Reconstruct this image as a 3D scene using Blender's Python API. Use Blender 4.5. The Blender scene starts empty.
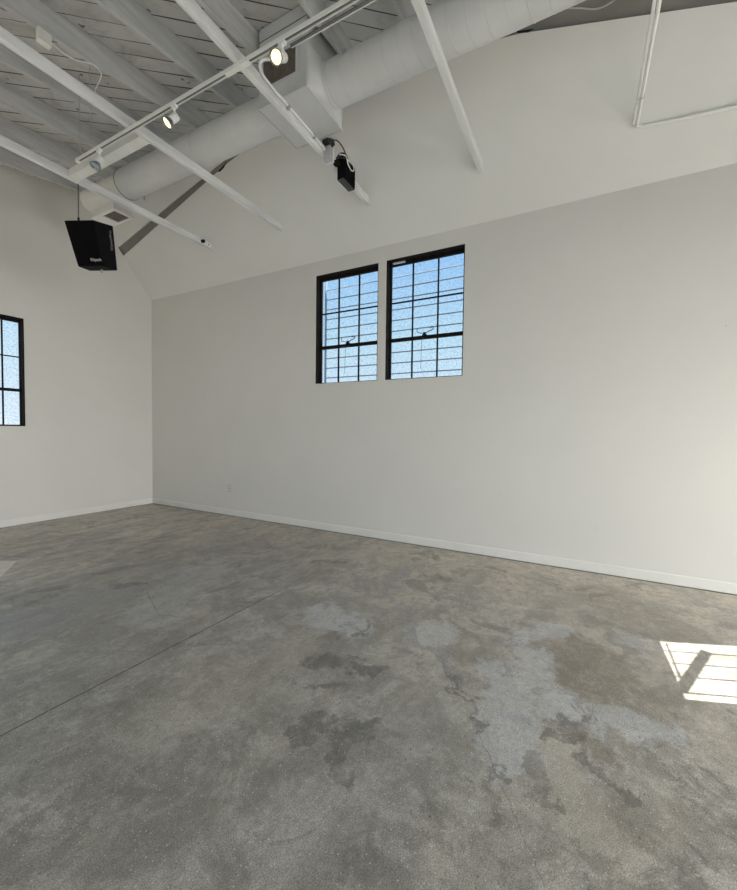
import bpy, bmesh, math, random
from mathutils import Vector, Matrix
random.seed(4)
C = bpy.context.scene.collection
sc = bpy.context.scene
# ---- room dimensions (metres) ----
RX, RY, RH, G = 4.885, 7.527, 4.02, 1.2306     # long wall x, end wall y, wall height, pitch of the sloped panel
BX, FY = -4.0, -6.0                            # back and front walls
def deck(x): return 5.31 + .13*(x-2.6)
def slope_x(z): return RX-(z-RH)/G
# ---------------- helpers ----------------
def link(name, bm, mat, parent=None, smooth=False, bevel=0):
    me = bpy.data.meshes.new(name)
    bmesh.ops.recalc_face_normals(bm, faces=bm.faces)
    bm.to_mesh(me); bm.free()
    if smooth:
        for p in me.polygons: p.use_smooth = True
    o = bpy.data.objects.new(name, me); C.objects.link(o)
    if mat: me.materials.append(mat)
    if parent: o.parent = parent
    if bevel:
        m = o.modifiers.new('bevel', 'BEVEL'); m.width = bevel; m.segments = 2; m.limit_method = 'ANGLE'
    return o
def tag(o, label, cat, group=None):
    o['label'] = label; o['category'] = cat
    if group: o['group'] = group
    return o
def thing(name, label, cat, loc=(0,0,0), group=None):
    o = bpy.data.objects.new(name, None); C.objects.link(o); o.location = loc
    o.empty_display_size = .1
    return tag(o, label, cat, group)
def struct(o): o['kind'] = 'structure'; return o
def hexa(bm, v):
    vs = [bm.verts.new(p) for p in v]
    for f in ((0,1,2,3),(7,6,5,4),(0,4,5,1),(1,5,6,2),(2,6,7,3),(3,7,4,0)): bm.faces.new([vs[i] for i in f])
    return vs
def box(bm, a, b, M=None):
    x0,y0,z0 = a; x1,y1,z1 = b
    v = [Vector(p) for p in ((x0,y0,z0),(x1,y0,z0),(x1,y1,z0),(x0,y1,z0),(x0,y0,z1),(x1,y0,z1),(x1,y1,z1),(x0,y1,z1))]
    if M: v = [M @ p for p in v]
    return hexa(bm, v)
def tube(bm, pts, r, n=10, cap=True, rs=None):
    pts = [Vector(p) for p in pts]; rings = []
    t0 = (pts[1]-pts[0]).normalized()
    up = Vector((0,0,1)) if abs(t0.z) < .9 else Vector((1,0,0))
    a = t0.cross(up).normalized()
    for i, p in enumerate(pts):
        if i == 0 or rs: t = t0
        elif i == len(pts)-1: t = (pts[i]-pts[i-1]).normalized()
        else: t = ((pts[i+1]-p).normalized()+(p-pts[i-1]).normalized()).normalized()
        a = (a - t*a.dot(t)).normalized(); b = t.cross(a)
        rr = rs[i] if rs else r
        rings.append([bm.verts.new(p+(a*math.cos(2*math.pi*k/n)+b*math.sin(2*math.pi*k/n))*rr) for k in range(n)])
    for i in range(len(rings)-1):
        for k in range(n):
            bm.faces.new((rings[i][k], rings[i][(k+1)%n], rings[i+1][(k+1)%n], rings[i+1][k]))
    if cap:
        bm.faces.new(rings[0][::-1]); bm.faces.new(rings[-1])
def smooth_path(pts, k=6):
    pts = [Vector(p) for p in pts]; out = []
    for i in range(len(pts)-1):
        p0 = pts[max(i-1,0)]; p1 = pts[i]; p2 = pts[i+1]; p3 = pts[min(i+2,len(pts)-1)]
        for j in range(k):
            t = j/k
            out.append(.5*((2*p1)+(p2-p0)*t+(2*p0-5*p1+4*p2-p3)*t*t+(3*p1-p0-3*p2+p3)*t**3))
    out.append(pts[-1]); return out
def prism(bm, poly, off):
    n = len(poly); a = [bm.verts.new(Vector(p)) for p in poly]; b = [bm.verts.new(Vector(p)+Vector(off)) for p in poly]
    bm.faces.new(a); bm.faces.new(b[::-1])
    for i in range(n): bm.faces.new((a[i], b[i], b[(i+1)%n], a[(i+1)%n]))
# ---------------- materials ----------------
class N:
    def __init__(s, name):
        s.m = bpy.data.materials.new(name); s.m.use_nodes = True; s.t = s.m.node_tree; s.n = s.t.nodes; s.l = s.t.links
        s.b = s.n['Principled BSDF']; s.out = s.n['Material Output']
    def new(s, kind, **kw):
        x = s.n.new(kind)
        for k, v in kw.items(): setattr(x, k, v)
        return x
    def put(s, sock, v):
        if hasattr(v, 'is_linked') or isinstance(v, bpy.types.NodeSocket): s.l.new(v, sock)
        else: sock.default_value = v
    def math(s, op, a, b=None, c=None, clamp=False):
        x = s.new('ShaderNodeMath', operation=op, use_clamp=clamp)
        for i, v in enumerate((a, b, c)):
            if v is not None: s.put(x.inputs[i], v)
        return x.outputs[0]
    def vmath(s, op, a, b=None):
        x = s.new('ShaderNodeVectorMath', operation=op); s.put(x.inputs[0], a)
        if b is not None: s.put(x.inputs[1], b)
        return x
    def mix(s, f, a, b, mode='MIX'):
        x = s.new('ShaderNodeMix', data_type='RGBA', blend_type=mode)
        s.put(x.inputs[0], f); s.put(x.inputs[6], a); s.put(x.inputs[7], b); return x.outputs[2]
    def noise(s, vec, scale, detail=4, rough=.55, dist=0, col=False):
        x = s.new('ShaderNodeTexNoise'); s.l.new(vec, x.inputs['Vector'])
        x.inputs['Scale'].default_value = scale; x.inputs['Detail'].default_value = detail
        x.inputs['Roughness'].default_value = rough; x.inputs['Distortion'].default_value = dist
        return x.outputs['Color' if col else 'Fac']
    def ramp(s, f, a, b, lo=0., hi=1.):
        x = s.new('ShaderNodeMapRange', interpolation_type='SMOOTHSTEP'); s.l.new(f, x.inputs[0])
        for i, v in enumerate((a, b, lo, hi)): x.inputs[i+1].default_value = v
        return x.outputs[0]
    def pos(s): return s.new('ShaderNodeNewGeometry').outputs['Position']
    def obj(s): return s.new('ShaderNodeTexCoord').outputs['Object']
    def bump(s, h, st=.2, d=.01):
        x = s.new('ShaderNodeBump'); x.inputs['Strength'].default_value = st; x.inputs['Distance'].default_value = d
        s.l.new(h, x.inputs['Height']); s.l.new(x.outputs[0], s.b.inputs['Normal'])
def simple(name, col, rough=.6, metal=0, var=.06, scale=8, bump=0):
    s = N(name); p = s.obj(); f = s.noise(p, scale, 5)
    f = s.ramp(f, .3, .7)
    c = [v*(1-var) for v in col]; d = [min(1, v*(1+var)) for v in col]
    s.l.new(s.mix(f, (*c, 1), (*d, 1)), s.b.inputs['Base Color'])
    s.b.inputs['Roughness'].default_value = rough; s.b.inputs['Metallic'].default_value = metal
    if bump: s.bump(s.noise(p, scale*6, 3), bump)
    return s.m
def plaster(name, col, spots=True):
    s = N(name); p = s.pos()
    f = s.ramp(s.noise(p, 1.1, 5, .6), .3, .7); g = s.noise(p, 45, 3)
    c = s.mix(f, (*[v*.965 for v in col], 1), (*col, 1))
    if spots:   # scuffs and small marks
        h = s.ramp(s.noise(p, 3.2, 6, .65, 1.), .66, .75, 0, .16)
        c = s.mix(h, c, (col[0]*.72, col[1]*.68, col[2]*.6, 1))
        w = s.new('ShaderNodeTexVoronoi'); s.l.new(p, w.inputs['Vector']); w.inputs['Scale'].default_value = 2.3
        sp = s.ramp(w.outputs['Distance'], .012, .022, .45, 0)
        c = s.mix(sp, c, (.3,.28,.25,1))
    s.l.new(c, s.b.inputs['Base Color']); s.b.inputs['Roughness'].default_value = .62
    s.bump(s.math('ADD', g, s.math('MULTIPLY', s.noise(p, 4, 3), .8)), .12, .006)
    return s.m
def painted_wood(name, col, dirt=.5):
    s = N(name); p = s.pos()
    q = s.vmath('MULTIPLY', p, (1.2, 9, 9)).outputs[0]
    f = s.ramp(s.noise(q, 1.6, 5, .6), .35, .7)
    c = s.mix(f, (*[v*.80 for v in col], 1), (*col, 1))
    k = s.ramp(s.noise(s.vmath('MULTIPLY', p, (2, 6, 6)).outputs[0], 3.1, 6, .7), .62, .74, 0, dirt)
    c = s.mix(k, c, (.18,.17,.155,1))
    s.l.new(c, s.b.inputs['Base Color']); s.b.inputs['Roughness'].default_value = .55
    s.bump(s.noise(q, 6, 4), .15, .005)
    return s.m
def deck_mat():
    # painted diagonal roof boards with open dark joints
    s = N('painted_boards'); p = s.pos(); sx = s.new('ShaderNodeSeparateXYZ'); s.l.new(p, sx.inputs[0])
    w = s.math('MULTIPLY', s.math('SUBTRACT', s.noise(p, 1.3, 2), .5), .035)
    d = s.math('ADD', s.math('MULTIPLY', s.math('ADD', sx.outputs[0], sx.outputs[1]), .7071), w)
    d = s.math('DIVIDE', s.math('SUBTRACT', d, 4.326), .1735)
    fr = s.math('FRACT', d); bd = s.math('FLOOR', d)
    e = s.math('ABSOLUTE', s.math('SUBTRACT', fr, .5)); e = s.math('SUBTRACT', .5, e)   # distance to joint
    wid = s.math('MULTIPLY', s.ramp(s.noise(p, .9, 3), .32, .72), .05)
    ln = s.math('SUBTRACT', 1, s.math('DIVIDE', e, s.math('ADD', wid, .016)), clamp=True)
    ln = s.ramp(ln, 0, .5)
    wn = s.new('ShaderNodeTexWhiteNoise', noise_dimensions='1D'); s.l.new(bd, wn.inputs['W'])
    base = s.mix(wn.outputs['Value'], (.50,.50,.485,1), (.60,.60,.585,1))
    st = s.ramp(s.noise(s.vmath('MULTIPLY', p, (1,1,0)).outputs[0], 3.0, 8, .72, 1.2), .47, .66, 0, .5)
    base = s.mix(st, base, (.30,.285,.25,1))
    kn = s.ramp(s.noise(s.vmath('MULTIPLY', p, (9, 9, 9)).outputs[0], 1, 2, .5),   .70, .76, 0, .8)
    base = s.mix(kn, base, (.05,.045,.04,1))
    s.l.new(s.mix(ln, base, (.05,.05,.045,1)), s.b.inputs['Base Color'])
    s.b.inputs['Roughness'].default_value = .7
    s.bump(s.math('SUBTRACT', 1, ln), .6, .01)
    return s.m
SUN, PW1, PW2, PW3, PS1, PS2, EXPO, SKYV = 16, 110, 1950, 180, 5, 5, 0.06, 1.12
BLOBS=[
('S',1.00,1.70,1.40,1.20,1.1,.6),  # near-left floor darkened in colour to follow the light falloff
('S',1.10,.70,1.50,.15,.5,.5),  # same painted falloff at the bottom centre
('D',2.07,1.52,2.16,1.34,0.08,1),
('D',2.16,1.34,2.11,1.07,0.075,1),
('D',2.30,1.63,2.41,1.62,0.06,0.7),
('D',1.87,1.30,1.90,1.21,0.055,0.9),
('D',2.45,1.47,2.62,1.40,0.035,0.9),
('D',1.54,1.22,1.60,1.10,0.05,0.9),
('D',1.63,1.03,1.73,0.91,0.045,0.9),
('D',1.61,0.94,1.41,0.87,0.05,0.9),
('D',1.37,0.58,1.36,0.46,0.06,0.5),
('D',1.19,0.60,1.18,0.59,0.05,0.5),
('W',3.07,0.01,2.59,-0.25,0.24,1),
('D',2.12,0.06,2.24,-0.04,0.08,0.9),
('W',2.19,-0.13,2.19,-0.16,0.1,0.8),
('W',4.18,-0.21,3.75,-0.60,0.3,0.6),
('D',3.59,-0.10,3.51,-0.49,0.08,0.6),
('D',2.00,-0.12,1.96,-0.24,0.04,1),
('D',1.81,-0.23,1.91,-0.46,0.12,0.5),
('D',1.91,0.16,1.76,0.11,0.05,0.7),
('D',1.83,0.34,1.56,0.24,0.03,0.7),
('C',1.56,0.17,1.39,0.06,0.003,1),
('C',2.00,0.43,1.56,0.17,0.004,0.8),
('G',4.01,1.67,3.25,1.54,0.06,0.9),
('G',3.25,1.54,2.38,0.68,0.035,1),
('D',2.38,0.68,2.00,0.43,0.015,0.9),
('L',2.67,1.86,2.55,1.49,0.16,1),
('L',2.85,0.98,2.78,0.91,0.12,0.8),
('L',3.05,0.33,3.30,0.09,0.1,1),
('L',2.56,0.37,1.92,0.27,0.16,0.9),
('L',2.83,0.26,2.36,0.04,0.12,1),
('L',2.36,0.04,2.38,-0.37,0.13,1),
('L',3.40,-0.37,3.36,-0.41,0.1,0.7),
('G',1.25,3.75,1.92,3.68,0.3,0.7),
('D',1.72,4.37,1.86,4.26,0.05,0.9),
('D',2.23,4.35,2.55,4.23,0.06,0.8),
('D',2.19,3.80,2.19,3.74,0.05,0.9),
('G',2.27,3.65,2.40,3.62,0.07,1),
('C',2.19,3.47,1.97,2.97,0.006,1),
('C',1.97,2.97,2.08,2.58,0.005,1),
('L',1.97,3.04,2.87,3.55,0.25,0.5),
('W',2.39,6.14,2.87,4.75,0.45,0.35),
('D',3.62,2.67,3.77,2.35,0.05,0.9),
('D',3.83,1.43,3.85,1.12,0.04,0.8),
('D',4.16,1.10,4.15,1.06,0.08,0.5),
('G',4.47,-1.00,4.43,-1.22,0.05,1),
('D',1.13,2.39,1.50,1.89,0.1,0.25),
('D',0.87,2.03,0.89,1.60,0.12,0.3),
('D',2.47,0.78,2.27,0.53,0.03,0.4),
('D',2.20,-0.36,2.14,-0.56,0.06,0.4),
('D',2.45,1.05,2.43,0.97,0.04,0.5),
('D',2.53,2.53,2.88,2.36,0.05,0.4),
]
def floor_mat():
    s = N('stained_concrete'); p = s.pos()
    flat = s.vmath('MULTIPLY', p, (1, 1, 0)).outputs[0]
    n1 = s.noise(flat, 3.2, 7, .68, .3, col=True); n2 = s.noise(flat, 13, 5, .6, 0, col=True)
    w1 = s.vmath('SCALE', s.vmath('SUBTRACT', n1, (.5,.5,.5)).outputs[0]); w1.inputs['Scale'].default_value = .62
    w2 = s.vmath('SCALE', s.vmath('SUBTRACT', n2, (.5,.5,.5)).outputs[0]); w2.inputs['Scale'].default_value = .15
    wp = s.vmath('ADD', flat, s.vmath('ADD', w1.outputs[0], w2.outputs[0]).outputs[0]).outputs[0]
    wp = s.vmath('MULTIPLY', wp, (1,1,0)).outputs[0]
    w3 = s.vmath('SCALE', w2.outputs[0]); w3.inputs['Scale'].default_value = .35
    wc = s.vmath('MULTIPLY', s.vmath('ADD', flat, w3.outputs[0]).outputs[0], (1,1,0)).outputs[0]
    def seg(x0,y0,x1,y1,r,st,src,soft=.55):
        if r > .45: soft = 1.6
        a = Vector((x0,y0,0)); d = Vector((x1-x0,y1-y0,0)); L = max(d.length_squared, 1e-5)
        pa = s.vmath('SUBTRACT', src, tuple(a)).outputs[0]
        h = s.math('DIVIDE', s.vmath('DOT_PRODUCT', pa, tuple(d)).outputs['Value'], L, clamp=True)
        sc_ = s.new('ShaderNodeVectorMath', operation='SCALE'); sc_.inputs[0].default_value = tuple(d); s.l.new(h, sc_.inputs['Scale'])
        dist = s.vmath('LENGTH', s.vmath('SUBTRACT', pa, sc_.outputs[0]).outputs[0]).outputs['Value']
        return s.ramp(dist, r*(1-.45*soft), r*(1+.45*soft), st, 0)
    masks = {}
    for (k,x0,y0,x1,y1,r,st) in BLOBS:
        m = seg(x0,y0,x1,y1,r*.6 if k == 'C' else r,st*(.6 if k == 'C' else 1), wc if k == 'C' else wp)
        masks[k] = m if k not in masks else s.math('MAXIMUM', masks[k], m)
    sx = s.new('ShaderNodeSeparateXYZ'); s.l.new(p, sx.inputs[0]); X, Y = sx.outputs[0], sx.outputs[1]
    big = s.ramp(s.noise(flat, .8, 4, .6, .5), .3, .7); mid = s.ramp(s.noise(flat, 2.6, 10, .78, .6), .40, .60)
    fine = s.noise(flat, 34, 6, .75); grit = s.noise(flat, 190, 3, .8); brk = s.ramp(s.noise(flat, 7, 8, .78, .8), .36, .58)
    c = s.mix(mid, (.215,.196,.160,1), (.42,.391,.338,1))
    c = s.mix(s.math('MULTIPLY', big, .35), c, (.27,.26,.235,1))
    # warm ungloss zone towards the walls, lightened in colour against weak light there
    wall = s.math('MAXIMUM', s.ramp(X, 3.3, 4.7), s.ramp(Y, 4.2, 6.6)); wall = s.math('MULTIPLY', wall, s.ramp(mid, -.3, 1.2, .35, .85))
    c = s.mix(wall, c, (.52,.46,.365,1))
    yb = s.math('MULTIPLY', s.ramp(s.math('ADD', Y, s.math('MULTIPLY', s.noise(flat, 2.2, 7, .7), 1.6)), 4.9, 5.7), s.ramp(s.noise(s.vmath('MULTIPLY', flat, (1.0, 2.6, 1)).outputs[0], 1.9, 7, .7, .8), .36, .6, .15, .75)); c = s.mix(yb, c, (.60,.545,.45,1))
    # streaky far bay
    str_ = s.ramp(s.noise(s.vmath('MULTIPLY', flat, (1.0, 3.2, 1)).outputs[0], 1.5, 6, .62, .6), .42, .64, 0, 1)
    far = s.math('MULTIPLY', s.ramp(Y, 2.35, 2.5), str_)
    c = s.mix(s.math('MULTIPLY', far, .5), c, (.18,.174,.158,1))
    m7 = s.ramp(s.noise(flat, 8.5, 8, .75, .6), .42, .56); c = s.mix(s.math('MULTIPLY', s.math('SUBTRACT', 1, m7), .38), c, (.15,.140,.12,1))
    # flaked edges
    fe = s.math('ABSOLUTE', s.math('SUBTRACT', s.noise(flat, 2.4, 9, .70, .7), .5))
    fe = s.math('MULTIPLY', s.ramp(fe, 0, .010, .60, 0), s.ramp(s.noise(flat, 1.3, 3), .46, .6)); c = s.mix(fe, c, (.09,.085,.075,1))
    tan = s.ramp(s.noise(s.vmath('MULTIPLY', flat, (.8,1.6,1)).outputs[0], 1.1, 7, .7, .8), .50, .62, 0, .40); c = s.mix(tan, c, (.43,.385,.305,1))
    # thin random stains
    st2 = s.ramp(s.noise(flat, 1.9, 9, .74, .9), .575, .61, 0, .6)
    c = s.mix(st2, c, (.155,.146,.126,1))
    for k, col, amt in (('S', (.185,.172,.142,1), .7), ('W', (.17,.148,.112,1), .85), ('L', (.41,.42,.43,1), .55), ('G', (.235,.235,.228,1), .8), ('D', (.11,.10,.083,1), .85), ('C', (.07,.068,.06,1), .85)):
        if k in masks: 
            f = s.math('MULTIPLY', masks[k], s.math('ADD', s.math('MULTIPLY', brk, .6), .4) if k != 'C' else 1.)
            c = s.mix(s.math('MULTIPLY', f, amt), c, col)
    # saw-cut joint along x at y = 2.44
    jy = s.math('ABSOLUTE', s.math('SUBTRACT', s.math('ADD', Y, s.math('MULTIPLY', s.math('SUBTRACT', s.noise(flat, 9, 3), .5), .006)), 2.440))
    jn = s.math('MULTIPLY', s.ramp(jy, .0025, .0065, 1, 0), s.ramp(X, 2.2, 3.6, .95, .25))
    c = s.mix(jn, c, (.03,.028,.024,1))
    # dark gap line against the walls
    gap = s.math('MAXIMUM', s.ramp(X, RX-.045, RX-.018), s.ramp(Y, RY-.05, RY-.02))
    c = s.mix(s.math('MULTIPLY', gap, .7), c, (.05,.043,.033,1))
    g = s.ramp(grit, .35, .65, .62, 1.38); g2 = s.ramp(fine, .28, .72, .86, 1.14)
    gg = s.math('MULTIPLY', g, g2); v = s.new('ShaderNodeCombineXYZ')
    for i in range(3): s.l.new(gg, v.inputs[i])
    c = s.mix(1.0, c, v.outputs[0], 'MULTIPLY')
    vo = s.new('ShaderNodeTexVoronoi'); s.l.new(flat, vo.inputs['Vector']); vo.inputs['Scale'].default_value = 26
    pit = s.ramp(vo.outputs['Distance'], .06, .16, .8, 0)
    sel = s.ramp(s.noise(flat, 2.5, 3), .52, .6); c = s.mix(s.math('MULTIPLY', pit, sel), c, (.07,.065,.055,1))
    vo2 = s.new('ShaderNodeTexVoronoi'); s.l.new(flat, vo2.inputs['Vector']); vo2.inputs['Scale'].default_value = 41
    c = s.mix(s.ramp(vo2.outputs['Distance'], .06, .18, .5, 0), c, (.66,.64,.60,1))
    s.l.new(c, s.b.inputs['Base Color'])
    s.l.new(s.math('ADD', s.ramp(mid, 0, 1, .34, .50), s.math('MULTIPLY', masks['L'], -.08)), s.b.inputs['Roughness'])
    s.b.inputs['Specular IOR Level'].default_value = .5
    s.bump(s.math('ADD', s.math('MULTIPLY', grit, .5), s.math('SUBTRACT', fine, jn)), .25, .004)
    return s.m
M_wall = plaster('wall_paint', (.72,.70,.655)); M_slope = plaster('sloped_ceiling_paint', (.76,.755,.725), False)
M_base = simple('baseboard_paint', (.76,.745,.705), .5, var=.03, scale=3)
M_tie = painted_wood('tie_paint', (.80,.80,.785)); M_raft = painted_wood('rafter_paint', (.60,.60,.585), .6)
M_deck = deck_mat(); M_floor = floor_mat()
M_dark = simple('bare_dark_board', (.25,.24,.22), .8, var=.08, scale=3)
M_duct = simple('duct_paint', (.62,.625,.615), .5, var=.04, scale=3, bump=.05)
M_seam = simple('duct_seam', (.58,.58,.575), .5, var=.03)
M_white = simple('white_enamel', (.82,.82,.79), .35, var=.02)
M_cream = simple('cream_enamel', (.80,.79,.75), .4, var=.03)
M_steel = simple('black_steel', (.014,.011,.009), .75, var=.3, scale=14)
M_black = simple('black_laminate', (.004,.004,.0045), .7, var=.2); M_cloth = simple('black_grille_cloth', (.002,.002,.0025), .9, var=.2)
for m_ in (M_black, M_cloth, M_steel): m_.node_tree.nodes['Principled BSDF'].inputs['Specular IOR Level'].default_value = .12
M_grey = simple('galvanised_steel', (.50,.50,.49), .4, .5, var=.1); M_rub = simple('black_cable', (.012,.012,.012), .5)
M_brown = simple('return_grille_slats', (.20,.165,.135), .6, var=.15, scale=20); M_hole = simple('dark_void', (.015,.014,.013), .9)
M_txt = simple('silver_lettering', (.62,.60,.57), .5); M_mat = simple('pale_mat', (.62,.60,.53), .8, var=.04)
M_refl = simple('lamp_reflector', (.30,.31,.31), .25, .8, var=.05); M_plate = simple('beige_plastic', (.50,.47,.43), .5, var=.03)
M_dkgrey = simple('dark_grey_channel', (.16,.16,.155), .5); M_board = simple('board_paint', (.74,.74,.72), .55, var=.04)
M_base2 = simple('charcoal_plastic', (.045,.045,.045), .6)
M_rod = simple('painted_rod', (.45,.45,.43), .5)
def emit(name, col, st):
    s = N(name); s.b.inputs['Base Color'].default_value = (*col, 1)
    s.b.inputs['Emission Color'].default_value = (*col, 1); s.b.inputs['Emission Strength'].default_value = st; return s.m
M_lit = emit('lit_lamp_face', (1,.74,.33), 2.3); M_lit2 = emit('lit_lamp_face_dim', (1,.80,.45), 1.7)
def glass_mat():
    s = N('obscure_glass'); p = s.obj()
    vo = s.new('ShaderNodeTexVoronoi'); s.l.new(p, vo.inputs['Vector']); vo.inputs['Scale'].default_value = 75
    f = s.ramp(vo.outputs['Distance'], .1, .75); f2 = s.noise(p, 45, 3, .7)
    c = s.mix(s.math('MULTIPLY', f, s.ramp(f2, .3, .7)), (.99,.99,.99,1), (.80,.86,.92,1))
    tr = s.new('ShaderNodeBsdfTransparent'); s.l.new(c, tr.inputs[0])
    gl = s.new('ShaderNodeBsdfGlossy'); gl.inputs['Roughness'].default_value = .35
    mx = s.new('ShaderNodeMixShader'); mx.inputs[0].default_value = .06
    s.l.new(tr.outputs[0], mx.inputs[1]); s.l.new(gl.outputs[0], mx.inputs[2]); s.l.new(mx.outputs[0], s.out.inputs[0])
    return s.m
M_glass = glass_mat()

# ---------------- room shell ----------------
bm = bmesh.new(); box(bm, (BX-.2,FY-.2,-.15), (RX+.2,RY+.2,0)); struct(link('floor', bm, M_floor))
def wall_cells(bm, us, vs, holes, mk):
    for i in range(len(us)-1):
        for j in range(len(vs)-1):
            cu, cv = (us[i]+us[i+1])/2, (vs[j]+vs[j+1])/2
            if any(h[0] < cu < h[1] and h[2] < cv < h[3] for h in holes): continue
            mk(bm, us[i], us[i+1], vs[j], vs[j+1])
T = .2
W1 = (2.504, 3.556, 2.202, 3.812); W2 = (1.313, 2.3855, 2.202, 3.818)   # y0 y1 z0 z1 on the long wall
W3 = (1.77, 2.850, 1.510, 3.150)                                       # x0 x1 z0 z1 on the end wall
bm = bmesh.new()
wall_cells(bm, [FY-T, W2[0], W2[1], W1[0], W1[1], RY+T], [0, W1[2], W1[3], W2[3], RH], [W1, W2], lambda b,u0,u1,v0,v1: box(b, (RX,u0,v0), (RX+T,u1,v1)))
struct(link('wall_right', bm, M_wall))
bm = bmesh.new()
wall_cells(bm, [BX-T, W3[0], W3[1], RX], [0, W3[2], W3[3], RH], [W3], lambda b,u0,u1,v0,v1: box(b, (u0,RY,v0), (u1,RY+T,v1)))
prism(bm, [(BX-T,RY,RH),(RX,RY,RH),(slope_x(5.7),RY,5.7),(BX-T,RY,5.7)], (0,T,0))
struct(link('wall_left', bm, M_wall))
bm = bmesh.new(); D1 = (-4.0, 2.4, 0, 3.0)
wall_cells(bm, [FY-T, D1[0], D1[1], RY+T], [0, D1[3], 4.8], [(D1[0],D1[1],-1,D1[3])], lambda b,u0,u1,v0,v1: box(b, (BX-T,u0,v0), (BX,u1,v1)))
struct(link('wall_back', bm, M_wall))
bm = bmesh.new(); W5 = (-2.6, 2.6, .9, 3.1)
W6 = (2.9, 4.6, 0, 2.5)
wall_cells(bm, [BX-T, W5[0], W5[1], W6[0], W6[1], RX+T], [0, W5[2], W6[3], W5[3], 5.8], [W5, (W6[0],W6[1],-1,W6[3])], lambda b,u0,u1,v0,v1: box(b, (u0,FY-T,v0), (u1,FY,v1)))
struct(link('wall_front', bm, M_wall))
bm = bmesh.new()    # trims of the unseen openings added behind the camera for light
for y in (D1[0]-.1, D1[1]): box(bm, (BX-.02,y,0), (BX+.03,y+.1,D1[3]+.1))
box(bm, (BX-.02,D1[0],D1[3]), (BX+.03,D1[1],D1[3]+.1)); struct(link('added_opening_back', bm, M_base))
bm = bmesh.new()
for x in (-2.6, -1.3, -.02, 1.28, 2.54): box(bm, (x,FY-.12,.9), (x+.06,FY-.06,3.1))
for z in (.9, 1.95, 3.04): box(bm, (-2.6,FY-.12,z), (2.6,FY-.06,z+.06))
struct(link('window_4', bm, M_steel))  # bars of a front opening added to let fill light in

bm = bmesh.new()
for x in (2.8, 4.6): box(bm, (x,FY-.02,0), (x+.1,FY+.03,2.6))
box(bm, (2.9,FY-.02,2.5), (4.6,FY+.03,2.6)); struct(link('added_opening_side', bm, M_base))  # trim of a side opening added to brighten the long wall

# roof deck with an unseen opening cut to cast the floor's sun patch
def up_sun(x, y):                     # where a ray reaching the floor at x, y passes the roof deck
    z = 5.2
    for _ in range(6): z = deck(x-.25*z)
    return (x-.25*z, y-.60*z)
SK = [(3.49,-.545), (3.77,-1.245), (3.065,-1.27), (2.79,-.565)]
sk = [up_sun(*p) for p in SK]
bm = bmesh.new()
X1 = slope_x(5.62)
out = [(X1, -.5), (X1, -4.48), (BX-T, -4.48), (BX-T, -.5)]
def dv(x, y, dz=0): return Vector((x, y, deck(x)+dz))
H1 = (-3.2, -.6, -.5, 4.4); H2 = (-2.4, 2.6, -5.85, -4.62)      # two more roof openings added behind the camera for bounced sunlight
for xs, ys, H in (([BX-T, H1[0], H1[1], X1], [-.5, 4.4, RY+T], H1), ([BX-T, H2[0], H2[1], X1], [FY-T, H2[2], H2[3], -4.48], H2)):
    for i in range(len(xs)-1):
        for j in range(len(ys)-1):
            if H[0] <= xs[i] < H[1] and H[2] <= ys[j] < H[3]: continue
            prism(bm, [dv(xs[i],ys[j]), dv(xs[i+1],ys[j]), dv(xs[i+1],ys[j+1]), dv(xs[i],ys[j+1])], (0,0,.12))
for i in range(4):
    j = (i+1) % 4
    a_, b_, c_, d_ = dv(*out[i]), dv(*out[j]), dv(*sk[j]), dv(*sk[i]); t_ = Vector((0,0,.12)); q_ = Vector((-.03,-.072,.12))
    hexa(bm, [a_, b_, c_, d_, a_+t_, b_+t_, c_+q_, d_+q_])
struct(link('ceiling', bm, M_deck))
bm = bmesh.new()
def bar(bm, a, b, w, h, z0=.02):
    a = Vector((a[0], a[1], deck(a[0])+z0)); b = Vector((b[0], b[1], deck(b[0])+z0)); d = (b-a); n = Vector((-d.y, d.x, 0)).normalized()*w/2
    u = Vector((0,0,h)); hexa(bm, [a-n, b-n, b+n, a+n, a-n+u, b-n+u, b+n+u, a+n+u])
def sbar(x0, y0, x1, y1, w, e=.01): bar(bm, up_sun(x0,y0), up_sun(x1,y1), w, .004, e)
for x in (3.338, 3.175, 3.012, 2.838): sbar(x, -.535, x+.28, -1.24, .013)
sbar(3.478, -.588, 2.94, -.588, .012); sbar(3.488, -.811, 2.86, -.555, .062, .002)
struct(link('window_5', bm, M_steel))  # unseen bars laid out to cast the stripes of the sun patch

# sloped drywall between the long wall and the deck
def sp(y, z, off=0):                  # point on the slope, off = distance behind it
    n = Vector((G, 0, 1)).normalized(); return Vector((slope_x(z), y, z)) + n*off
n_out = Vector((G, 0, 1)).normalized()
bm = bmesh.new()
low = [(RY,RH),(RY,4.680),(4.42,5.163),(2.5,5.38),(.58,5.175),(-1.0,4.898),(FY,4.32),(FY,RH)]
prism(bm, [sp(y,z) for y,z in low], n_out*.05); struct(link('ceiling_slope', bm, M_slope))
bm = bmesh.new()
up = [(RY,4.795),(4.19,5.235),(3.0,5.40),(3.0,5.52),(RY,5.52)]
prism(bm, [sp(y,z) for y,z in up], n_out*.05); struct(link('trim_1', bm, M_slope))
bm = bmesh.new(); prism(bm, [sp(RY+T,RH-.0,.05), sp(RY+T,5.75,.05), sp(FY-T,5.75,.05), sp(FY-T,RH,.05)], n_out*.12)
struct(link('trim_2', bm, M_dark))
# small ragged gaps where the drywall stops short beside the duct
bm = bmesh.new()
for pts in ([(.64,5.20),(.46,5.168),(.52,5.163),(.60,5.18)], [(4.62,5.13),(4.38,5.182),(4.47,5.145),(4.56,5.125)]):
    prism(bm, [sp(y,z,-.002) for y,z in pts], n_out*.003)
struct(link('trim_3', bm, M_hole))

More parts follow.
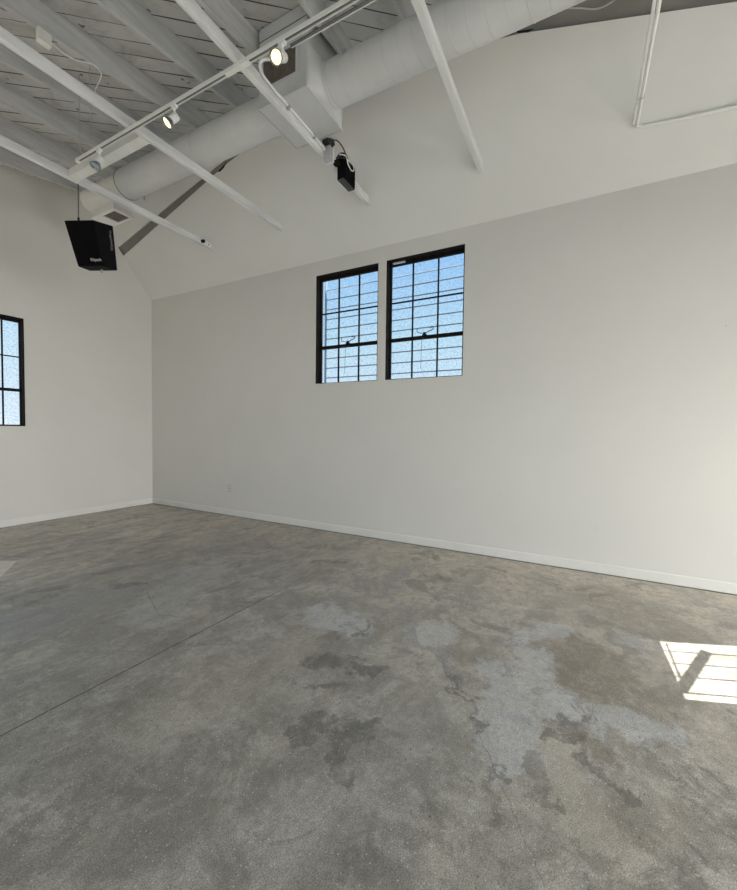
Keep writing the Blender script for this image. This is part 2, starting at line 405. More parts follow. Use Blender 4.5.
# baseboards: board plus a thin eased top edge
bm = bmesh.new(); box(bm, (RX-.014,FY,.006), (RX,RY,.100)); box(bm, (RX-.008,FY,.100), (RX,RY,.106)); struct(link('baseboard_right', bm, M_base))
bm = bmesh.new(); box(bm, (BX,RY-.014,.006), (RX-.014,RY,.100)); box(bm, (BX,RY-.008,.100), (RX-.014,RY,.106)); struct(link('baseboard_left', bm, M_base))

# ---------------- windows ----------------
def window(idx, o, U, Wd, w, h, splits=(.352,.704), guard=None, flip=False):
    """o: lower corner in the wall face, U: along the wall, Wd: outward, w/h: opening size"""
    root = bpy.data.objects.new('window_%d' % idx, None); C.objects.link(root); struct(root); root.location = o
    Mx = Matrix((( U[0],Wd[0],0,0),(U[1],Wd[1],0,0),(0,0,1,0),(0,0,0,1)))
    def bx(bm, u0,u1,d0,d1,v0,v1): box(bm, (u0,d0,v0), (u1,d1,v1), Mx)
    bm = bmesh.new()
    for a in ((0,.014,.012,.14,0,h),(w-.014,w,.012,.14,0,h),(.014,w-.014,.012,.14,h-.014,h),(.014,w-.014,.05,.14,0,.012)): bx(bm, *a)
    link('window_frame', bm, M_steel, root)
    tz, mz = 2.754-2.202, 3.262-2.202
    bm = bmesh.new(); e = .02
    bx(bm, .014,.014+e,.10,.135,.012,h-.014); bx(bm, w-.014-e*.5,w-.014,.10,.135,.012,h-.014)
    bx(bm, .014+e,w-.014-e*.5,.10,.135,h-.056,h-.014); bx(bm, .014+e,w-.014-e*.5,.10,.135,.012,.022)
    bx(bm, .014+e,w-.014-e*.5,.095,.14,tz-.022,tz+.022)
    link('sash', bm, M_steel, root)
    bm = bmesh.new()
    us = [w*.325, w*.654] if not flip else [w*.45, w*.79]
    for u in us:
        bx(bm, u-.008,u+.008,.105,.13,.022,tz-.022); bx(bm, u-.008,u+.008,.105,.13,tz+.022,h-.056)
    bx(bm, .044,w-.029,.106,.129,mz-.008,mz+.008)
    link('muntin', bm, M_steel, root)
    bm = bmesh.new(); bx(bm, .016,w-.016,.116,.119,.014,h-.016); link('pane', bm, M_glass, root)
    uc = w*.50
    # latch with two curled arms and a pull cord
    bm = bmesh.new(); bx(bm, uc-.028,uc+.028,.06,.10,tz-.018,tz+.028)
    bx(bm, uc-.012,uc+.012,.055,.095,tz+.02,tz+.055)
    cv = lambda pts: [Mx @ Vector((u, .06, v)) for u, v in pts]
    tube(bm, smooth_path(cv([(uc,tz+.03),(uc+.06,tz+.06),(uc+.11,tz+.075),(uc+.125,tz+.10),(uc+.10,tz+.115),(uc+.085,tz+.10)])), .006, 6)
    tube(bm, smooth_path(cv([(uc,tz+.03),(uc-.05,tz+.05),(uc-.09,tz+.06),(uc-.10,tz+.09),(uc-.085,tz+.11)])), .004, 6)
    link('latch', bm, M_steel, root)
    bm = bmesh.new(); tube(bm, [Mx @ Vector((uc-.03,.06,tz-.02)), Mx @ Vector((uc-.04,.06,tz-.42))], .0025, 5); link('pull_cord', bm, M_rub, root)
    return root
window(1, (RX,W1[1],W1[2]), (0,-1), (1,0), W1[1]-W1[0], W1[3]-W1[2])
window(2, (RX,W2[1],W2[2]), (0,-1), (1,0), W2[1]-W2[0], W2[3]-W2[2])
window(3, (W3[0],RY,W3[2]), (1,0), (0,1), W3[1]-W3[0], W3[3]-W3[2], flip=True)
bm = bmesh.new(); box(bm, (RX+.02,W2[1]-.26,W2[3]-.058), (RX+.05,W2[1]-.09,W2[3]-.042)); tag(link('vent_stop', bm, M_grey), 'small pale metal strip under the head of the right-hand wall window', 'window stop')
bm = bmesh.new()     # security bars outside
M_guard = simple('guard_bars', (.34,.42,.50), .6)
for k, (yy0, yy1) in enumerate(((W2[0]-.2, 2.535), (2.60, W1[1]+.02))):
    bm = bmesh.new()
    for i in range(11):
        z = 2.175 + i*.1515
        tube(bm, [(RX+.30,yy0,z),(RX+.30,yy1,z)], .0085, 8)
    for y in (yy0, yy1): box(bm, (RX+.29,y-.014,2.12), (RX+.31,y+.014,3.95))
    for y in (yy0, yy1):
        for z in (2.16, 3.9): box(bm, (RX+T,y-.012,z-.012), (RX+.30,y+.012,z+.012))
    tag(link('window_guard', bm, M_guard), ['horizontal security bars outside the right one of the paired windows', 'horizontal security bars outside the left one of the paired windows'][k], 'window bars', 'security bars outside the paired windows')

# ---------------- roof timbers ----------------
ry = [6.98,6.30,5.62,4.935,4.25,3.57,2.877,2.165,1.50,.82,.14]
rl = ['roof rafter closest to the end wall on the left', 'roof rafter second from the end wall, above the hanging speaker corner', 'roof rafter third from the end wall, just beyond the farthest white ceiling tie',
 'roof rafter fourth from the end wall, between the two farthest white ceiling ties', 'grey roof rafter carrying the small junction box at the upper left', 'roof rafter just on the camera side of the second farthest white ceiling tie',
 'roof rafter ending against the far side of the duct plenum box', 'roof rafter just on the near side of the duct plenum box', 'roof rafter meeting the seamed duct between the plenum box and the nearest tie',
 'roof rafter just nearer than the nearest white ceiling tie', 'roof rafter above the dark board at the top right']
for i, y in enumerate(ry):
    x0, x1 = (BX if y > 4.5 or y < -.6 else -.5), 3.68
    bm = bmesh.new(); h = .235
    hexa(bm, [(x0,y-.02,deck(x0)-h),(x1,y-.02,deck(x1)-h),(x1,y+.02,deck(x1)-h),(x0,y+.02,deck(x0)-h),(x0,y-.02,deck(x0)),(x1,y-.02,deck(x1)),(x1,y+.02,deck(x1)),(x0,y+.02,deck(x0))])
    tag(link('rafter', bm, M_raft, bevel=.003), rl[i], 'rafter', 'painted roof rafters under the boards')
ty = [5.362, 3.935, 2.487, 1.062]
tl = ['white ceiling tie farthest from the camera, with the black sensor near its wall end', 'white ceiling tie crossing under the duct, second from the end wall', 'white ceiling tie holding the small black speaker near its wall end', 'white ceiling tie nearest the camera, crossing the seamed duct']
for i, y in enumerate(ty):
    bm = bmesh.new(); x0 = -.42; za, zb = 4.412, 4.502; xa, xb = slope_x(za)-.001, slope_x(zb)-.001
    hexa(bm, [(x0,y-.026,za),(xa,y-.026,za),(xa,y+.026,za),(x0,y+.026,za),(x0,y-.026,zb),(xb,y-.026,zb),(xb,y+.026,zb),(x0,y+.026,zb)])
    tag(link('ceiling_tie', bm, M_tie, bevel=.004), tl[i], 'ceiling beam', 'white ceiling ties')
bm = bmesh.new(); box(bm, (-.58,-.54,deck(-.5)-.235), (-.5,4.45,deck(-.5)-.012)); tag(link('added_header_beam', bm, M_raft), 'heavy added header beam along the edge of the added roof opening behind the camera', 'ceiling beam')
bm = bmesh.new(); box(bm, (2.455,3.962,4.414), (2.565,5.335,4.500)); tag(link('blocking_board', bm, M_board, bevel=.003), 'short white board bridging the two farthest ceiling ties', 'ceiling beam')

# ---------------- duct ----------------
DX, DZ, DR = 3.235, 4.792, .182
root = thing('air_duct', 'big white round air duct running along the ceiling with a square plenum box', 'air duct', (DX, 2.5, DZ))
def D(bm): 
    for v in bm.verts: v.co -= Vector((DX, 2.5, DZ))
    return bm
def ring(bm, y, r, dy, n=40, tilt=0):
    tube_pts = []
    A = []
    for s_ in (-1, 1):
        A.append([bm.verts.new((DX+r*math.cos(t), y+s_*dy+tilt*math.cos(t), DZ+r*math.sin(t))) for t in [2*math.pi*k/n for k in range(n)]])
    B = [[bm.verts.new((DX+(r-.006)*math.cos(t), y+s_*dy*1.6+tilt*math.cos(t), DZ+(r-.006)*math.sin(t))) for t in [2*math.pi*k/n for k in range(n)]] for s_ in (-1,1)]
    seq = [B[0], A[0], A[1], B[1]]
    for q in range(3):
        for k in range(n): bm.faces.new((seq[q][k], seq[q][(k+1)%n], seq[q+1][(k+1)%n], seq[q+1][k]))
bm = bmesh.new(); tube(bm, [(DX,2.835,DZ),(DX,5.50,DZ)], DR, 48); link('duct_pipe', D(bm), M_duct, root, True).modifiers.new('e','EDGE_SPLIT')
bm = bmesh.new(); tube(bm, [(DX-.01,5.50,DZ-.01),(DX-.01,6.35,DZ-.01)], .158, 48); link('duct_end', D(bm), M_wall, root, True).modifiers.new('e','EDGE_SPLIT')
for y in (4.01, 5.49):
    bm = bmesh.new(); ring(bm, y, DR+.004, .005); link('joint_band', D(bm), M_dkgrey if y > 5 else M_seam, root, True)
bm = bmesh.new(); tube(bm, [(DX,2.17,DZ),(DX,-5.2,DZ)], DR, 48); nf = len(bm.faces)
for i in range(49): ring(bm, 2.1115-.1415*i, DR+.0025, .0035, tilt=-.03)
pn = link('duct_pipe', D(bm), M_duct, root, True); pn.data.materials.append(M_seam); pn.modifiers.new('e','EDGE_SPLIT')
for i, p in enumerate(pn.data.polygons):
    if i >= nf: p.material_index = 1
bx0, bx1, by0, by1, bz = 2.94, 3.525, 2.26, 2.835, 4.602
bm = bmesh.new()
v = [(bx0,by0,bz),(bx1,by0,bz),(bx1,by1,bz),(bx0,by1,bz)]
hexa(bm, v+[(x,y,deck(x)-.002) for x,y,z in v]); link('plenum_box', D(bm), M_duct, root, bevel=.008)
for a, b in (((bx0-.012,by0-.012,bz-.006),(bx1+.012,by0,bz+.01)), ((bx0-.012,by1,bz-.006),(bx1+.012,by1+.012,bz+.01)), ((bx0-.012,by0,bz-.006),(bx0,by1,bz+.01)), ((bx1,by0,bz-.006),(bx1+.012,by1,bz+.01))):
    bm = bmesh.new(); box(bm, a, b); link('plenum_rim', D(bm), M_duct, root)
bm = bmesh.new(); box(bm, (bx0-.0015,by0+.004,5.222), (bx0,by1-.004,5.228)); link('plenum_seam', D(bm), M_hole, root)
# square to round transition on the near side
bm = bmesh.new(); n = 48; prev = None
for i in range(9):
    t = i/8; s_ = t*t*(3-2*t); R = []
    for k in range(n):
        a = 2*math.pi*k/n + math.pi/4; c, q = math.cos(a), math.sin(a); m = max(abs(c), abs(q))
        sx_, sz_ = c/m*(bx1-bx0)/2, q/m*.19
        x = (sx_*(1-s_)+DR*c*s_); z = sz_*(1-s_)+DR*q*s_
        R.append(bm.verts.new(((bx0+bx1)/2+x, by0-.09*t, DZ+z)))
    if prev:
        for k in range(n): bm.faces.new((prev[k], prev[(k+1)%n], R[(k+1)%n], R[k]))
    prev = R
link('transition', D(bm), M_duct, root, True)
bm = bmesh.new(); tube(bm, [(DX,2.175,DZ),(DX,2.155,DZ)], DR+.006, 48); link('joint_band', D(bm), M_duct, root, True).modifiers.new('e','EDGE_SPLIT')
# return grille on the room side of the plenum
bm = bmesh.new(); g0, g1, h0, h1 = 2.345, 2.80, 4.735, 5.045; xx = bx0
for a, b in (((xx-.016,g0,h0),(xx,g1,h0+.03)), ((xx-.016,g0,h1-.03),(xx,g1,h1)), ((xx-.016,g0,h0+.03),(xx,g0+.03,h1-.03)), ((xx-.016,g1-.03,h0+.03),(xx,g1,h1-.03))): box(bm, a, b)
fr = link('return_grille', D(bm), M_duct, root)
bm = bmesh.new(); box(bm, (xx-.002,g0+.03,h0+.03), (xx-.0005,g1-.03,h1-.03))
for i in range(24):
    y = g0+.036+i*(g1-g0-.07)/23.5; box(bm, (xx-.010,y,h0+.03), (xx-.002,y+.006,h1-.03))
sl = link('grille_slats', D(bm), M_brown, None); sl.parent = fr
bm = bmesh.new(); box(bm, (3.06,1.93,4.848), (3.085,1.965,4.890)); ob = link('duct_label', D(bm), M_grey, root)
# supply register under the far end
bm = bmesh.new(); box(bm, (3.195,5.745,4.515), (3.435,6.235,4.72)); link('register_neck', D(bm), M_wall, root)
bm = bmesh.new(); x0,x1,y0,y1,z0 = 3.175,3.452,5.71,6.265,4.498
for a, b in (((x0,y0,z0),(x1,y0+.05,z0+.02)), ((x0,y1-.21,z0),(x1,y1,z0+.02)), ((x0,y0+.05,z0),(x0+.035,y1-.21,z0+.02)), ((x1-.035,y0+.05,z0),(x1,y1-.21,z0+.02))): box(bm, a, b)
rg = link('register_frame', D(bm), M_white, root, bevel=.003)
bm = bmesh.new()
for i in range(9):
    y = y0+.055+i*.031; box(bm, (x0+.035,y,z0+.004), (x1-.035,y+.010,z0+.014))
s1 = link('register_louvre', D(bm), M_brown, None); s1.parent = rg
bm = bmesh.new()
box(bm, (DX+.11,5.30,4.60), (DX+.125,5.32,4.66))
link('hanger_strap', D(bm), M_grey, root)
for y in (5.30, .0):
    bm = bmesh.new(); box(bm, (DX-.012,y,DZ+DR), (DX+.012,y+.02,deck(DX)-.001)); link('hanger_strap', D(bm), M_grey, root)

# ---------------- track lighting ----------------
TX = 2.345; TZ = 4.384
t = thing('light_track', 'long white lighting track fixed under the ceiling ties with three heads', 'light track', (TX, 3.0, TZ))
def L(bm, o):
    for v in bm.verts: v.co -= Vector(o)
    return bm
bm = bmesh.new()
for dx in (-.018, .012): box(bm, (TX+dx,-2.0,TZ-.006), (TX+dx+.006,4.90,TZ+.026))
box(bm, (TX-.012,-2.0,TZ+.014), (TX+.012,4.90,TZ+.026)); link('track_body', L(bm, t.location), M_cream, t)
bm = bmesh.new(); box(bm, (TX-.010,-2.0,TZ+.003), (TX+.010,4.86,TZ+.0138)); link('conductor_slot', L(bm, t.location), M_dkgrey, t)
bm = bmesh.new(); box(bm, (TX-.020,4.86,TZ-.008), (TX+.020,4.905,TZ+.028)); link('end_cap', L(bm, t.location), M_cream, t, bevel=.002)
bm = bmesh.new(); box(bm, (TX-.021,2.36,TZ-.010), (TX+.021,2.62,TZ+.0)); link('track_coupler', L(bm, t.location), M_cream, t, bevel=.002)
bm = bmesh.new(); tube(bm, [(TX,4.84,TZ+.026),(TX,4.84,deck(TX)-.0)], .005, 8); link('support_rod', L(bm, t.location), M_rod, t)
bm = bmesh.new()
box(bm, (2.398,-2.0,4.388), (2.414,2.0,4.398))
sc_ = link('strut_channel', bm, M_dkgrey); tag(sc_, 'grey metal channel running beside the light track near the lit lamp', 'metal channel')
bm = bmesh.new(); box(bm, (2.414,-2.0,4.383), (2.419,2.0,4.400)); lp = link('pale_lip', bm, M_white); lp.parent = sc_
def spot(loc, aim, label, mat, power, scale=1):
    r = thing('track_spotlight', label, 'spotlight', loc, 'spotlights on the light track')
    bm = bmesh.new(); box(bm, (-.016,-.03,-.022), (.016,.03,.002)); tube(bm, [(0,0,-.02),(0,0,-.035)], .013, 12); link('track_adapter', bm, M_white, r, bevel=.002)
    a = Vector(aim).normalized(); side = a.cross(Vector((0,0,1))).normalized()
    piv = Vector((0,0,-.080))
    bm = bmesh.new(); tube(bm, [(0,0,-.03), piv+side*.0], .010, 10); tube(bm, [piv-side*.018, piv+side*.018], .014, 12); link('yoke', bm, M_white, r)
    c0 = piv - a*.035
    bm = bmesh.new(); p = c0
    prof = [(0,.020),(.004,.032),(.008,.034),(.072,.034),(.078,.030)]
    tube(bm, [c0+a*d+Vector((0,0,-.028)) for d, rr in prof], 0, 24, rs=[rr for d, rr in prof])
    link('housing', bm, M_white, r, True).modifiers.new('e','EDGE_SPLIT')
    o = c0+Vector((0,0,-.028))
    bm = bmesh.new(); prof = [(.078,.026),(.09,.034),(.11,.046),(.125,.052),(.130,.052),(.130,.048),(.118,.040)]
    tube(bm, [o+a*d for d, rr in prof], 0, 28, cap=False, rs=[rr for d, rr in prof])
    rf = link('reflector', bm, M_refl, r, True)
    bm = bmesh.new(); tube(bm, [o+a*.108, o+a*.121], 0, 28, rs=[.036,.041]); lf = link('lamp_face', bm, mat, None, True); lf.parent = rf
    lf.modifiers.new('e','EDGE_SPLIT')
    if power:
        ld = bpy.data.lights.new('lamp_light', 'SPOT'); ld.energy = power; ld.color = (1,.82,.55); ld.spot_size = 1.3; ld.spot_blend = .6; ld.shadow_soft_size = .002
        lo = bpy.data.objects.new('lamp_light', ld); C.objects.link(lo); lo.parent = rf; lo.location = o+a*.135
        lo.rotation_euler = a.to_track_quat('-Z','Y').to_euler()
    return r
spot((TX,4.47,TZ-.004), (-.42,.05,-.95), 'unlit spotlight at the far end of the light track', M_refl, 0)
spot((TX,3.27,TZ-.004), (-.72,.40,-.95), 'faintly lit middle spotlight between the second and third ties', M_lit2, 18)
spot((TX,2.03,TZ-.004), (-.78,-.02,-.62), 'brightly glowing warm spotlight in front of the duct grille', M_lit, 45)

# ---------------- hanging loudspeaker ----------------
P = {'TL':(2.497,5.53,3.982),'TM':(2.650,5.20,3.980),'BM':(2.838,5.35,3.535),'BL':(2.703,5.655,3.535),'TR':(2.935,5.30,4.063),'BR':(3.07,5.45,3.58),'BB':(2.91,5.797,3.58),'TB':(2.775,5.65,4.063)}
P = {k: Vector(v) for k, v in P.items()}
org = (P['TL']+P['TM']+P['TR']+P['TB'])/4
r = thing('loudspeaker', 'black wedge loudspeaker hanging by a chain from the farthest ceiling tie', 'loudspeaker', org)
bm = bmesh.new(); hexa(bm, [P[k] for k in ('TL','TM','BM','BL','TB','TR','BR','BB')]); link('cabinet', L(bm, org), M_black, r, bevel=.006)
fn = (P['TM']-P['TL']).cross(P['BL']-P['TL']).normalized()
if fn.x > 0: fn = -fn
def fp(u, v, d=0):
    a = P['TL'].lerp(P['TM'], u); b = P['BL'].lerp(P['BM'], u); return a.lerp(b, v)+fn*d
bm = bmesh.new(); hexa(bm, [fp(.03,.02,.0005),fp(.97,.02,.0005),fp(.97,.98,.0005),fp(.03,.98,.0005),fp(.035,.025,.012),fp(.965,.025,.012),fp(.965,.975,.012),fp(.035,.975,.012)])
link('grille', L(bm, org), M_cloth, r, bevel=.003)
def text_mesh(name, s, size, origin, ux, uy, mat, parent, off=(0,0,0)):
    cu = bpy.data.curves.new(name, 'FONT'); cu.body = s; cu.size = size; cu.extrude = .0008
    tmp = bpy.data.objects.new(name, cu); C.objects.link(tmp)
    bpy.context.view_layer.update()
    me = bpy.data.meshes.new_from_object(tmp.evaluated_get(bpy.context.evaluated_depsgraph_get())); bpy.data.objects.remove(tmp)
    ux = Vector(ux).normalized(); uy = (Vector(uy)-ux*Vector(uy).dot(ux)).normalized(); uz = ux.cross(uy)
    for v in me.vertices: v.co = Vector(origin)+ux*v.co.x+uy*v.co.y+uz*v.co.z-Vector(off)
    me.materials.clear(); me.materials.append(mat)
    o = bpy.data.objects.new(name, me); C.objects.link(o); o.parent = parent; return o
text_mesh('lettering', 'Klipsch', .048, fp(.60,.88,.0135), P['TM']-P['TL'], P['TL']-P['BL'], M_txt, r, org)
sn = (P['TR']-P['TM']).cross(P['BM']-P['TM']).normalized()
if sn.y > 0: sn = -sn
def sd(u, v, d=.0015):
    a = P['TM'].lerp(P['TR'], u); b = P['BM'].lerp(P['BR'], u); return a.lerp(b, v)+sn*d
text_mesh('lettering', 'KlipschPro', .052, sd(.83,.56,.002), P['TR']-P['BR'], P['TM']-P['TR'], simple('grey_lettering',(.30,.30,.30)), r, org)
bm = bmesh.new(); cx, cy = 2.575, 5.365; z = 4.0; k = 0; tube(bm, [(cx,cy,3.985),(cx,cy,4.012)], .012, 8)
while z < 4.405:
    pts = [Vector((cx+(.006*math.cos(a) if k%2 else 0), cy+(0 if k%2 else .006*math.cos(a)), z+.011+.012*math.sin(a))) for a in [i*math.pi/4 for i in range(9)]]
    tube(bm, pts, .0022, 5, cap=False); z += .018; k += 1
link('hanging_chain', L(bm, org), M_steel, r)
bm = bmesh.new(); mb = (P['BR']+P['BB'])/2; tube(bm, [mb-Vector((.05,.05,.0)), mb+Vector((-.05,-.05,-.05))], .014, 8); link('mount_stub', L(bm, org), M_grey, r)

# sensor on the wall end of the farthest tie
r = thing('occupancy_sensor', 'small black round sensor under the wall end of the farthest tie', 'sensor', (4.30,5.336,4.455))
bm = bmesh.new(); box(bm, (-.05,-.006,-.030), (.16,0,.036)); link('backplate', bm, M_white, r)
bm = bmesh.new(); tube(bm, [(0,-.006,0),(0,-.05,-.004)], .026, 16); link('sensor_head', bm, M_black, r, True).modifiers.new('e','EDGE_SPLIT')
bm = bmesh.new(); tube(bm, [(.12,-.006,0),(.12,-.014,0)], .008, 8); link('screw', bm, M_steel, r)

# small box and cable on the rafter
r = thing('junction_box', 'white junction box with a looping cable on the rafter at upper left', 'junction box', (1.76,4.225,4.87))
bm = bmesh.new(); box(bm, (-.05,-.055,-.045), (.05,.003,.06)); link('box_body', bm, M_cream, r, bevel=.004)
bm = bmesh.new(); box(bm, (-.052,-.012,-.06), (-.0501,.0,.07)); link('box_flange', bm, M_rod, r)
bm = bmesh.new(); box(bm, (.0501,-.012,.0), (.062,.0,.06)); link('box_flange', bm, M_rod, r)
bm = bmesh.new(); tube(bm, smooth_path([Vector(p)-Vector((1.76,4.225,4.87)) for p in ((1.81,4.20,4.89),(1.93,4.215,4.885),(2.05,4.215,4.92),(2.15,4.2,4.97),(2.225,4.2,4.95),(2.215,4.2,4.87),(2.15,4.15,4.72),(2.10,4.05,4.60),(2.06,3.97,4.515))]), .0055, 8); link('cable', bm, M_cream, r)
bm = bmesh.new(); tube(bm, [(2.34,4.62,deck(2.34)),(2.34,4.62,4.52)], .004, 6); tag(link('hanging_wire', bm, M_rod), 'thin grey wire dropping from the boards beside the far end of the light track', 'wire')

# conduit along the third tie, then box and small speaker
r = thing('electrical_conduit', 'curved white conduit running along the third ceiling tie to the black speaker', 'conduit', (3.0,2.44,4.47))
pts = smooth_path([(2.60,2.36,4.60),(2.545,2.41,4.575),(2.535,2.435,4.535),(2.575,2.442,4.495),(2.68,2.442,4.478),(3.0,2.442,4.47),(3.40,2.442,4.455),(3.50,2.442,4.44)], 8)
bm = bmesh.new(); tube(bm, pts, .0115, 10); link('conduit_pipe', L(bm, r.location), M_white, r, True)
for x in (2.9, 3.3):
    bm = bmesh.new(); box(bm, (x,2.428,4.44), (x+.02,2.456,4.486)); link('pipe_clamp', L(bm, r.location), M_grey, r)
r = thing('outlet_box', 'white electrical box with black plugs on the third tie beside the small speaker', 'outlet box', (3.56,2.40,4.385))
bm = bmesh.new(); box(bm, (-.07,-.02,-.05), (-.01,.055,.09)); link('box_body', bm, M_grey, r, bevel=.004)
bm = bmesh.new(); box(bm, (-.008,-.03,-.055), (.006,.058,.10)); link('cover_plate', bm, M_white, r, bevel=.002)
bm = bmesh.new(); box(bm, (-.12,-.03,.09), (-.01,.04,.13)); tube(bm, [(-.09,-.02,.12),(-.03,-.03,.15),(.0,-.02,.12)], .022, 8); link('plug', bm, M_rub, r, bevel=.006)
bm = bmesh.new(); tube(bm, smooth_path([(-.03,-.02,.14),(.04,-.03,.20),(.12,-.04,.20),(.18,-.05,.16),(.19,-.06,.10),(.12,-.05,.06),(.06,-.03,.03)]), .0065, 8); link('power_cord', bm, M_rub, r)
o = Vector((3.85,2.40,4.38))
r = thing('satellite_speaker', 'small black box speaker on the wall end of the third ceiling tie', 'loudspeaker', o)
bm = bmesh.new(); v = box(bm, (-.120,-.045,-.115), (.125,.040,.130))
v[4].co.z -= .02; v[7].co.z -= .02
link('cabinet', bm, M_black, r, bevel=.006)
bm = bmesh.new(); box(bm, (-.105,-.054,-.105), (.115,-.0455,.095)); link('grille', bm, M_cloth, r, bevel=.003)
bm = bmesh.new(); box(bm, (-.118,-.043,-.118), (.123,.038,-.1155)); link('base_plate', bm, M_base2, r)
bm = bmesh.new(); box(bm, (-.17,.0,.02), (-.121,.058,.07)); link('mount_bracket', bm, M_steel, r, bevel=.003)
bm = bmesh.new(); box(bm, (-.10,-.03,.1155), (-.02,.03,.17)); link('cable_clamp', bm, M_steel, r, bevel=.003)
bm = bmesh.new(); tube(bm, smooth_path([(-.17,-.02,.11),(-.10,-.06,.12),(-.07,-.070,.05),(.0,-.072,.02),(.06,-.068,.06),(.06,-.05,.14),(.02,-.0,.17)]), .006, 8); link('white_cable', bm, M_white, r)
bm = bmesh.new(); tube(bm, smooth_path([(-.16,.02,.08),(-.12,.0,.15),(-.04,-.01,.19),(.02,.0,.19),(.05,.01,.14)]), .012, 8); link('black_cable', bm, M_rub, r)

# conduits at the right: strut pair running out to the slope, then along it
xe = slope_x(4.43)
r = thing('conduit_run', 'pair of pale metal conduits dropping to the slope at upper right and turning along it', 'conduit', (4.5,-.38,4.43))
bm = bmesh.new(); tube(bm, smooth_path([(-1.0,-.392,4.43),(3.0,-.392,4.43),(4.47,-.392,4.425),(4.535,-.398,4.415),(4.553,-.425,4.402),(4.560,-.50,4.394),(4.588,-1.12,4.35),(4.73,-4.5,4.165)],6), .0135, 12); link('conduit_pipe', L(bm, r.location), M_white, r, True)
bm = bmesh.new(); box(bm, (-1.0,-.374,4.418), (xe-.022,-.352,4.448)); link('strut', L(bm, r.location), M_tie, r, bevel=.002)
for x in (4.20, 3.0):
    bm = bmesh.new(); box(bm, (x,-.409,4.412), (x+.012,-.350,4.450)); link('pipe_clamp', L(bm, r.location), M_grey, r)
bm = bmesh.new(); tube(bm, smooth_path([(3.93,.20,5.20),(3.965,.10,5.185),(3.99,-.03,5.14),(3.985,-.16,5.15),(3.95,-.30,5.22)]), .006, 8)
tag(link('wire_loop', bm, M_plate), 'thin pale wire loop in front of the dark board at upper right', 'wire')

# outlet and floor mat
r = thing('wall_outlet', 'beige power outlet low on the long wall near the corner', 'outlet', (RX,5.362,.475))
bm = bmesh.new(); box(bm, (-.006,-.037,-.059), (0,.037,.059)); link('cover_plate', bm, M_plate, r, bevel=.002)
for z in (-.026, .026):
    bm = bmesh.new(); box(bm, (-.009,-.017,z-.014), (-.006,.017,z+.014)); link('socket', bm, M_cream, r)
bm = bmesh.new(); prism(bm, [(1.988,5.51,.0005),(1.50,4.775,.0005),(1.15,5.38,.0005),(1.62,6.14,.0005)], (0,0,.004)); tag(link('floor_mat', bm, M_mat), 'corner of a flat pale mat on the floor at the left edge', 'mat')

# ---------------- light ----------------
w = bpy.data.worlds.new('sky'); sc.world = w; w.use_nodes = True; nt = w.node_tree; nn = nt.nodes; bg = nn['Background']
tc = nn.new('ShaderNodeTexCoord'); sp_ = nn.new('ShaderNodeSeparateXYZ'); nt.links.new(tc.outputs['Generated'], sp_.inputs[0])
mr = nn.new('ShaderNodeMapRange'); nt.links.new(sp_.outputs[2], mr.inputs[0]); mr.inputs[1].default_value = 0; mr.inputs[2].default_value = .5
cr = nn.new('ShaderNodeValToRGB'); nt.links.new(mr.outputs[0], cr.inputs[0]); e = cr.color_ramp.elements
e[0].position = 0; e[0].color = (.74,.86,.96,1); e[1].position = 1; e[1].color = (.22,.50,.92,1); q = e.new(.45); q.color = (.52,.75,.90,1)
nt.links.new(cr.outputs[0], bg.inputs[0]); bg.inputs[1].default_value = SKYV
sun = bpy.data.lights.new('sun', 'SUN'); sun.energy = SUN; sun.angle = math.radians(.12); sun.color = (1,.975,.93)
so = bpy.data.objects.new('sun', sun); C.objects.link(so); so.rotation_euler = Vector((.25,.60,-1)).to_track_quat('-Z','Y').to_euler()
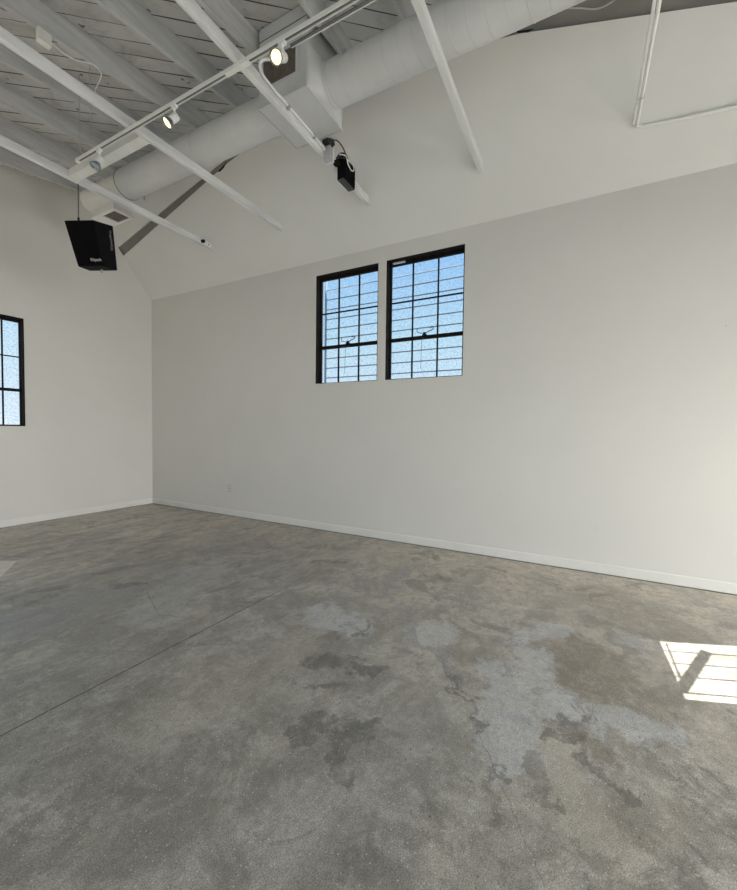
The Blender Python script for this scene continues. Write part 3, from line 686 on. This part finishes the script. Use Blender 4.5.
def area(name, loc, d, sx_, sy_, p, col=(1,1,1)):
    l = bpy.data.lights.new(name, 'AREA'); l.shape = 'RECTANGLE'; l.size = sx_; l.size_y = sy_; l.energy = p; l.color = col
    o = bpy.data.objects.new(name, l); C.objects.link(o); o.location = loc; o.rotation_euler = Vector(d).to_track_quat('-Z','Y').to_euler(); return o
area('back_fill', (BX-2.0,-.8,3.6), (1,0,-.8), 6.4, 2.6, PW1, (1,.985,.96))  # added fill lamp outside the back opening
area('roof_fill', ((H1[0]+H1[1])/2, (H1[2]+H1[3])/2, deck(-1.9)+.02), (.0,0,-1), H1[1]-H1[0], H1[3]-H1[2], PS1, (1,.99,.97))  # added fill lamp set in the larger roof opening
area('roof_fill', ((H2[0]+H2[1])/2, (H2[2]+H2[3])/2, deck(0)+.02), (0,.0,-1), H2[1]-H2[0], H2[3]-H2[2], PS2, (1,.99,.97))  # second added roof lamp, towards the front wall
area('front_fill', (1.2,FY-2.0,3.6), (0,1,-.8), 7.4, 2.6, PW2, (1,.985,.955))  # main added fill, lights the floor and lower walls from outside
area('side_fill', (3.9,FY-1.0,2.0), (-.05,1,-.5), 1.6, 1.6, PW3, (1,.985,.955))  # small added fill outside the side opening, for the long wall

# ---------------- camera ----------------
cam = bpy.data.cameras.new('camera'); co = bpy.data.objects.new('camera', cam); C.objects.link(co)
fpx, yaw, pitch, roll, cyp = 394.31, 1.0775, .0329, .0122, 444.03
f = Vector((math.sin(yaw)*math.cos(pitch), math.cos(yaw)*math.cos(pitch), -math.sin(pitch))); rr = Vector((math.cos(yaw), -math.sin(yaw), 0)); uu = rr.cross(f)
r2 = rr*math.cos(roll)+uu*math.sin(roll); u2 = -rr*math.sin(roll)+uu*math.cos(roll)
co.matrix_world = Matrix(((r2.x,u2.x,-f.x,0),(r2.y,u2.y,-f.y,0),(r2.z,u2.z,-f.z,1.5),(0,0,0,1)))
cam.sensor_fit = 'HORIZONTAL'; cam.sensor_width = 36; cam.lens = 36*fpx/737; cam.shift_y = (cyp-445)/737; cam.clip_start = .02
sc.camera = co
sc.view_settings.view_transform = 'Standard'; sc.view_settings.look = 'None'; sc.view_settings.gamma = 1; sc.view_settings.use_curve_mapping = False
sc.view_settings.exposure = EXPO
